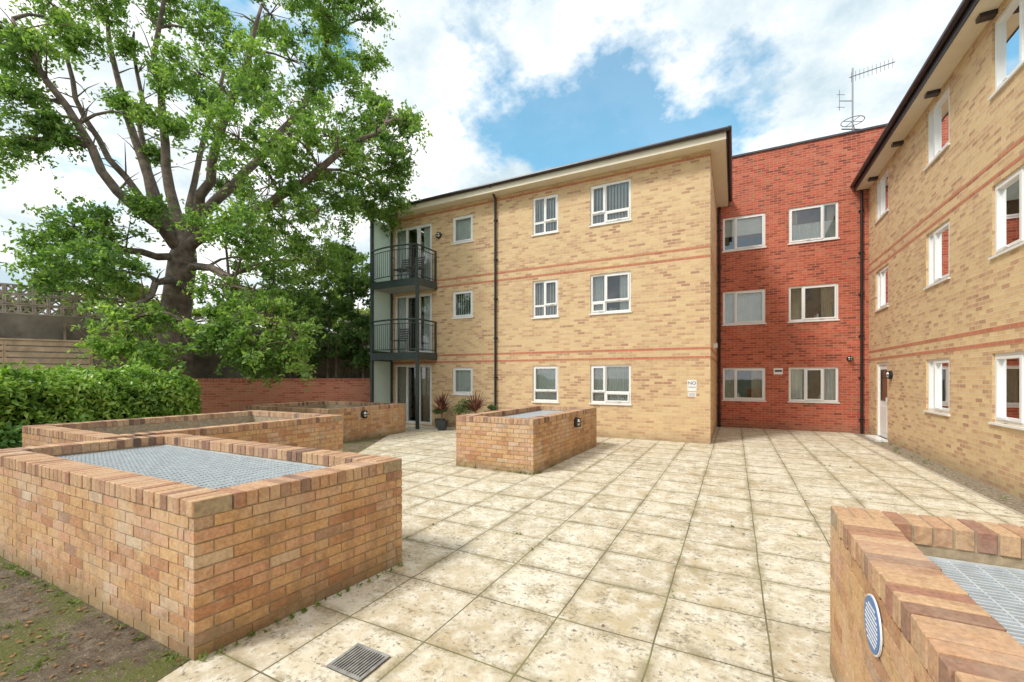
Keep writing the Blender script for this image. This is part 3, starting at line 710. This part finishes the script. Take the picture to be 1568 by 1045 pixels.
for li,l in enumerate(limbs):
    P=[TP(*q) for q in l]
    Q=[]
    for i in range(len(P)-1):
        for u in (0,.34,.67): 
            a=P[max(i-1,0)];b=P[i];c=P[i+1];d=P[min(i+2,len(P)-1)]
            Q.append(.5*((2*b)+(c-a)*u+(2*a-5*b+4*c-d)*u*u+(3*b-a-3*c+d)*u**3)+Vector([random.uniform(-.08,.08) for _ in range(3)]))
    Q.append(P[-1]); m=len(Q); r0=.17 if li<6 else .11
    br.tube(Q,[r0*(1-i/m)**.8+.018 for i in range(m)],8)
    limbpts+=Q[2:]
    for i in range(4,m-1):
        for _ in range(2):
            d=Vector((random.uniform(-1,1),random.uniform(-1,1),random.uniform(-.2,1))).normalized()*random.uniform(.5,1.3)
            br.tube([Q[i],Q[i]+d*.5+Vector((0,0,.08)),Q[i]+d],[.026,.015,.005],4,cap=False)
cl=[(330,40,0,1.0),(420,30,0,1.1),(500,20,1,1.0),(250,10,.5,.8),(300,110,-1.5,.9),(380,110,-2,1.1),(460,100,-.5,1.1),(530,120,.5,1.0),(585,165,-.5,.85),(605,215,-.8,.75),
(560,250,-1,1.0),(500,210,-1.5,1.0),(430,200,-2.5,1.1),(350,200,-2,.9),(400,290,-2,1.0),(470,280,-1,1.0),(545,300,0,1.0),(585,330,1,.8),(450,350,0,1.1),
(380,360,-2.5,.95),(335,340,-2,.6),(220,320,-1.5,.45),(165,345,-2,.6),(115,345,-2.2,.65),(75,365,-2.2,.5),(130,415,-2.4,.85),(185,410,-2.6,.8),(205,485,-3.5,.75),(310,505,-3,.6),
(350,440,-2.5,.85),(400,490,-3,.95),(440,530,-3,.85),(380,545,-3.2,.65),(430,450,-2,.9),(480,400,-.5,1.0),(520,400,1,1.0),(75,430,-1.8,.6),(335,525,-3,.5),(230,545,-3.6,.35),(185,525,-3.6,.4),
(60,85,-2.5,.5),(110,55,-1.8,.5),(25,140,-2.6,.55),(65,180,-2.4,.4),(20,210,-2.4,.55),(100,215,-2,.3),(0,60,-2.6,.7),(70,0,-2,.7),(150,5,.4,.7),(195,70,.5,.4),(185,160,.5,.25),(250,120,0,.45),
(275,200,.5,.45),(555,30,1.5,.75),(510,60,2,.9),(-60,140,-2.5,1.2),(-60,40,-2,1.4),(-40,220,-2,.8),(300,-60,0,1.6),(420,-70,0,1.6),(180,-60,0,1.3),(60,-70,-1,1.3),(520,-60,1,1.3),(390,150,2.5,1.2),(460,160,2.5,1.2),(500,330,2,1.2),(410,400,1.5,1.1),(235,235,1.0,.3),(615,260,-.5,.45),(560,200,1,.85),(620,185,-.5,.35),(225,180,-1.5,.3),(350,280,1.5,.7),(310,150,1.5,.6),(600,300,.5,.5),(570,95,1,.4)]
P_=[]; g=np.random.default_rng(3)
for (px,py,b,r) in cl:
    c=TP(px,py,b)
    best=min(limbpts,key=lambda q:(q-c).length+max(0,q.z-c.z)*1.5)
    mid=(best+c)/2+Vector((random.uniform(-.2,.2),random.uniform(-.2,.2),random.uniform(0,.35)))
    br.tube([best,best.lerp(mid,.5)+Vector((0,0,.08)),mid,mid.lerp(c,.55),c],[.045,.038,.03,.022,.012],6,cap=False)
    ns=int(5+10*r)
    for k in range(ns):
        d=Vector(g.normal(size=3)); d.normalize()
        s=c+Vector((d.x*r,d.y*r,d.z*r*.8))*float(g.uniform(.35,1.2))
        br.tube([mid.lerp(c,.6),mid.lerp(s,.6)+Vector((0,0,.1)),s],[.016,.010,.005],4,cap=False)
        P_.append(sprigs(s,int(g.uniform(7,14)),float(g.uniform(.35,.65)),14,g))
P_=np.concatenate(P_)
br.obj('trunk_and_branches',BARK,tree,True)
leaves('leaf_crown',P_,.12,OAKL,.6,tree,.5,5)
print('oak leaves',len(P_))

def shrub(name,items,size,mat,seed,dens=500,flowers=0,stems=True,flat=.8):
    g=np.random.default_rng(seed); e=empty(name); A=[];fl=[];st=MB()
    for (lat,z,d,r) in items:
        c=R*lat+F*d; c=Vector((c.x,c.y,z))
        if stems: st.tube([(c.x+random.uniform(-.3,.3),c.y,.8),(c.x,c.y,z*.6+.3),tuple(c)],[.07,.05,.02],6)
        for k in range(int(8+8*r)):
            q=g.normal(size=3); q/=np.linalg.norm(q); s=np.array(c)+q*np.array([r,r,r*flat])*g.uniform(.4,1)
            A.append(blobpts(s,.45*max(.6,r*.5),int(dens*.2),g,.7))
            if flowers and g.random()<.3: fl.append(blobpts(s+np.array([0,0,.2]),.14,22,g,.3))
    if stems: st.obj('stems',BARK,e)
    A=np.concatenate(A); leaves('leaf_mass',A,size,mat,.5,e,.5,seed)
    if fl: leaves('blossom',np.concatenate(fl),.07,FLOW,1,e,.8,seed)
    return e
shrub('elder_shrub',[(-7.0,5.0,16.5,1.4),(-6.0,4.6,16.8,1.3),(-5.6,3.4,16.2,1.1),(-6.6,3.4,16.2,1.2),(-7.6,3.3,16.0,1.2),(-5.2,5.3,17,1.0),(-6.3,6.0,17,1.2),(-8.4,4.4,16.4,1.2),(-8.8,3.0,16,1.0),(-9.6,3.8,17,1.2),(-5.3,2.4,16.2,.7)],.14,ELDL,11,620,1)
shrub('ivy_growth',[(-11.5,3.2,16.2,.9),(-12.6,3.8,15.4,.7),(-10.4,2.6,16.2,.9),(-7.7,2.4,16.3,.7),(-6.0,2.5,17.0,.8),(-9.0,2.2,16.3,.7)],.12,ELDL,12,480,0,False)
shrub('background_trees',[(-32,6.2,33,2.4),(-27,6.2,34,2.4),(-37,6.0,32,2.6),(-35,8.6,33,1.5),(-29,8.3,33,1.4),(-23,6,36,3.0),(-19,6.5,36,3.0),(-15,6.8,36,3),(-11,6.6,36,3.0),(-42,7,33,3)],.36,BGL,13,900,0,False)
shrub('climbing_plant',[(-13.1,4.6,13.6,.5),(-12.3,4.4,14.0,.6),(-14.2,4.7,13.4,.45)],.10,BGL,14,420,0,False)

def hedge(name,x0,x1,y0,y1,h,seed):
    g=np.random.default_rng(seed); e=empty(name); n=32000
    u=g.uniform(0,1,(n,3)); face=g.choice(4,n,p=[.38,.34,.14,.14]); dep=g.exponential(.07,n)
    X=x0+(x1-x0)*u[:,0]; Y=y0+(y1-y0)*u[:,1]; Z=.3+(h-.3)*u[:,2]
    bul=.09*np.sin(Y*2.3+1)*np.cos(Z*3)+.06*np.sin(Y*5.1+X*3)+.06*np.sin(Y*11+Z*9)
    X=np.where(face==0,x1-dep+bul,X); Z=np.where(face==1,h-dep+bul*1.1+(g.random(n)<.1)*g.uniform(0,.18,n),Z); Y=np.where(face==2,y1-dep,Y); Y=np.where(face==3,y0+dep,Y)
    over=np.clip(Z-(h-.35),0,.35)/.35; X=np.minimum(X,x1-.28*over**2+bul*.5); Y=np.minimum(Y,y1-.28*over**2)
    C=np.stack([X,Y,Z],1); leaves('leaves',C,.115,HEDL,.5,e,.45,seed)
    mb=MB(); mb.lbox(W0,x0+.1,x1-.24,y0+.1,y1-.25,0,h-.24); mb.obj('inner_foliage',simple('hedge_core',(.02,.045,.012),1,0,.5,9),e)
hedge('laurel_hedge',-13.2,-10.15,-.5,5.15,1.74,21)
g=np.random.default_rng(31); A=[]
for k in range(70):
    x=g.uniform(-11.0,-9.75); y=g.uniform(.6,3.6); A.append(blobpts((x,y,g.uniform(.15,.95)),.2,70,g,.7))
e=empty('groundcover_plant'); leaves('leaves',np.concatenate(A),.10,leafmat('groundcover_leaves',(.05,.13,.03),(.14,.30,.08),(.30,.48,.18),2),.8,e,.6,31)

A=[]
def tuft(x,y,r,n,h): 
    c=blobpts((x,y,h*.5),r,n,g,.3); c[:,2]=np.abs(g.normal(0,h*.5,n))+.005; A.append(c)
for k in range(18): tuft(-2.86+g.uniform(0,.03)+k*.0095+.02,1.45+k*.09,.025,int(g.uniform(2,14)),.03)
for k in range(26): tuft(-6.3+g.uniform(0,3.4),1.36,.04,int(g.uniform(3,16)),.035)
for k in range(16): tuft(-4.7+g.uniform(0,1.6),6.8,.04,int(g.uniform(3,14)),.04)
for k in range(16): tuft(-3.05,6.9+g.uniform(0,3.4),.04,int(g.uniform(3,14)),.04)
for k in range(60):
    i=g.integers(-3,7); j=g.integers(-1,14); x=-1.757+.655*i; y=2.862+.655*j+g.uniform(0,.655)
    if g.random()<.5: x,y=x+g.uniform(0,.655),2.862+.655*j
    tuft(x,y,.02,int(g.uniform(2,7)),.012)
for k in range(40): tuft(3.2+g.uniform(0,.3),g.uniform(4,16),.04,int(g.uniform(3,14)),.04)
for k in range(14): tuft(-3.6-g.exponential(.9),1.2-g.exponential(.35),.07,int(g.uniform(5,20)),.03)
e=empty('weeds'); leaves('leaves',np.concatenate(A),.032,leafmat('weed_leaves',(.06,.10,.02),(.14,.22,.04),(.24,.33,.07),5),1.0,e,.4,33)
C=np.stack([g.uniform(-6,-2.9,700),g.uniform(-.5,1.38,700),g.uniform(.008,.02,700)],1)
C2=np.stack([g.uniform(-5.5,3,60),g.uniform(1.6,15,60),g.uniform(.006,.012,60)],1); 
e=empty('fallen_leaf_litter'); leaves('leaves',np.concatenate([C,C2]),.035,simple('dead_leaves',(.22,.12,.05),.9,0,.6,20),4,e,.55,34)

def cordyline(name,x,y,h,mat,n=70):
    e=empty(name); mb=MB()
    mb.tube([(x,y,0),(x,y,.05),(x,y,.26),(x,y,.30),(x,y,.30)],[.12,.15,.19,.205,.17],16)
    mb.obj('pot',TERRA,e)
    mb=MB(); mb.tube([(x,y,.2),(x,y,h*.5)],.025,6); mb.obj('stem',BARK,e)
    lf=MB()
    for i in range(n):
        an=random.uniform(0,2*math.pi); el=random.uniform(.15,1.4); Ln=random.uniform(.38,.58)*h
        d=Vector((math.cos(an)*math.cos(el),math.sin(an)*math.cos(el),math.sin(el))); s=Vector((-math.sin(an),math.cos(an),0))
        o=Vector((x,y,h*.48)); p1=o+d*Ln*.5; p2=o+d*Ln-Vector((0,0,.1*h*math.cos(el)))
        lf.quad([o-s*.010,o+s*.010,p1+s*.024,p1-s*.024]); lf.quad([p1-s*.024,p1+s*.024,p2+s*.003,p2-s*.003])
    lf.obj('leaves',mat,e)
cordyline('potted_cordyline',-8.3,11.2,1.3,CORD); cordyline('potted_cordyline',-7.1,11.3,1.3,CORD)
def potshrub(x,y,r):
    e=empty('potted_shrub'); mb=MB(); mb.tube([(x,y,0),(x,y,.3)],[.14,.18],14); mb.obj('pot',TERRA,e)
    leaves('leaves',np.concatenate([blobpts((x+dx*r*4,y,.42+r+dz),r,260,g) for dx,dz in ((0,0),(.25,.05),(-.2,-.02),(.1,.2))]),.07,ELDL,.5,e,.4,41)
potshrub(-7.7,11.5,.25); potshrub(-8.75,11.7,.15); potshrub(-6.75,11.6,.14)
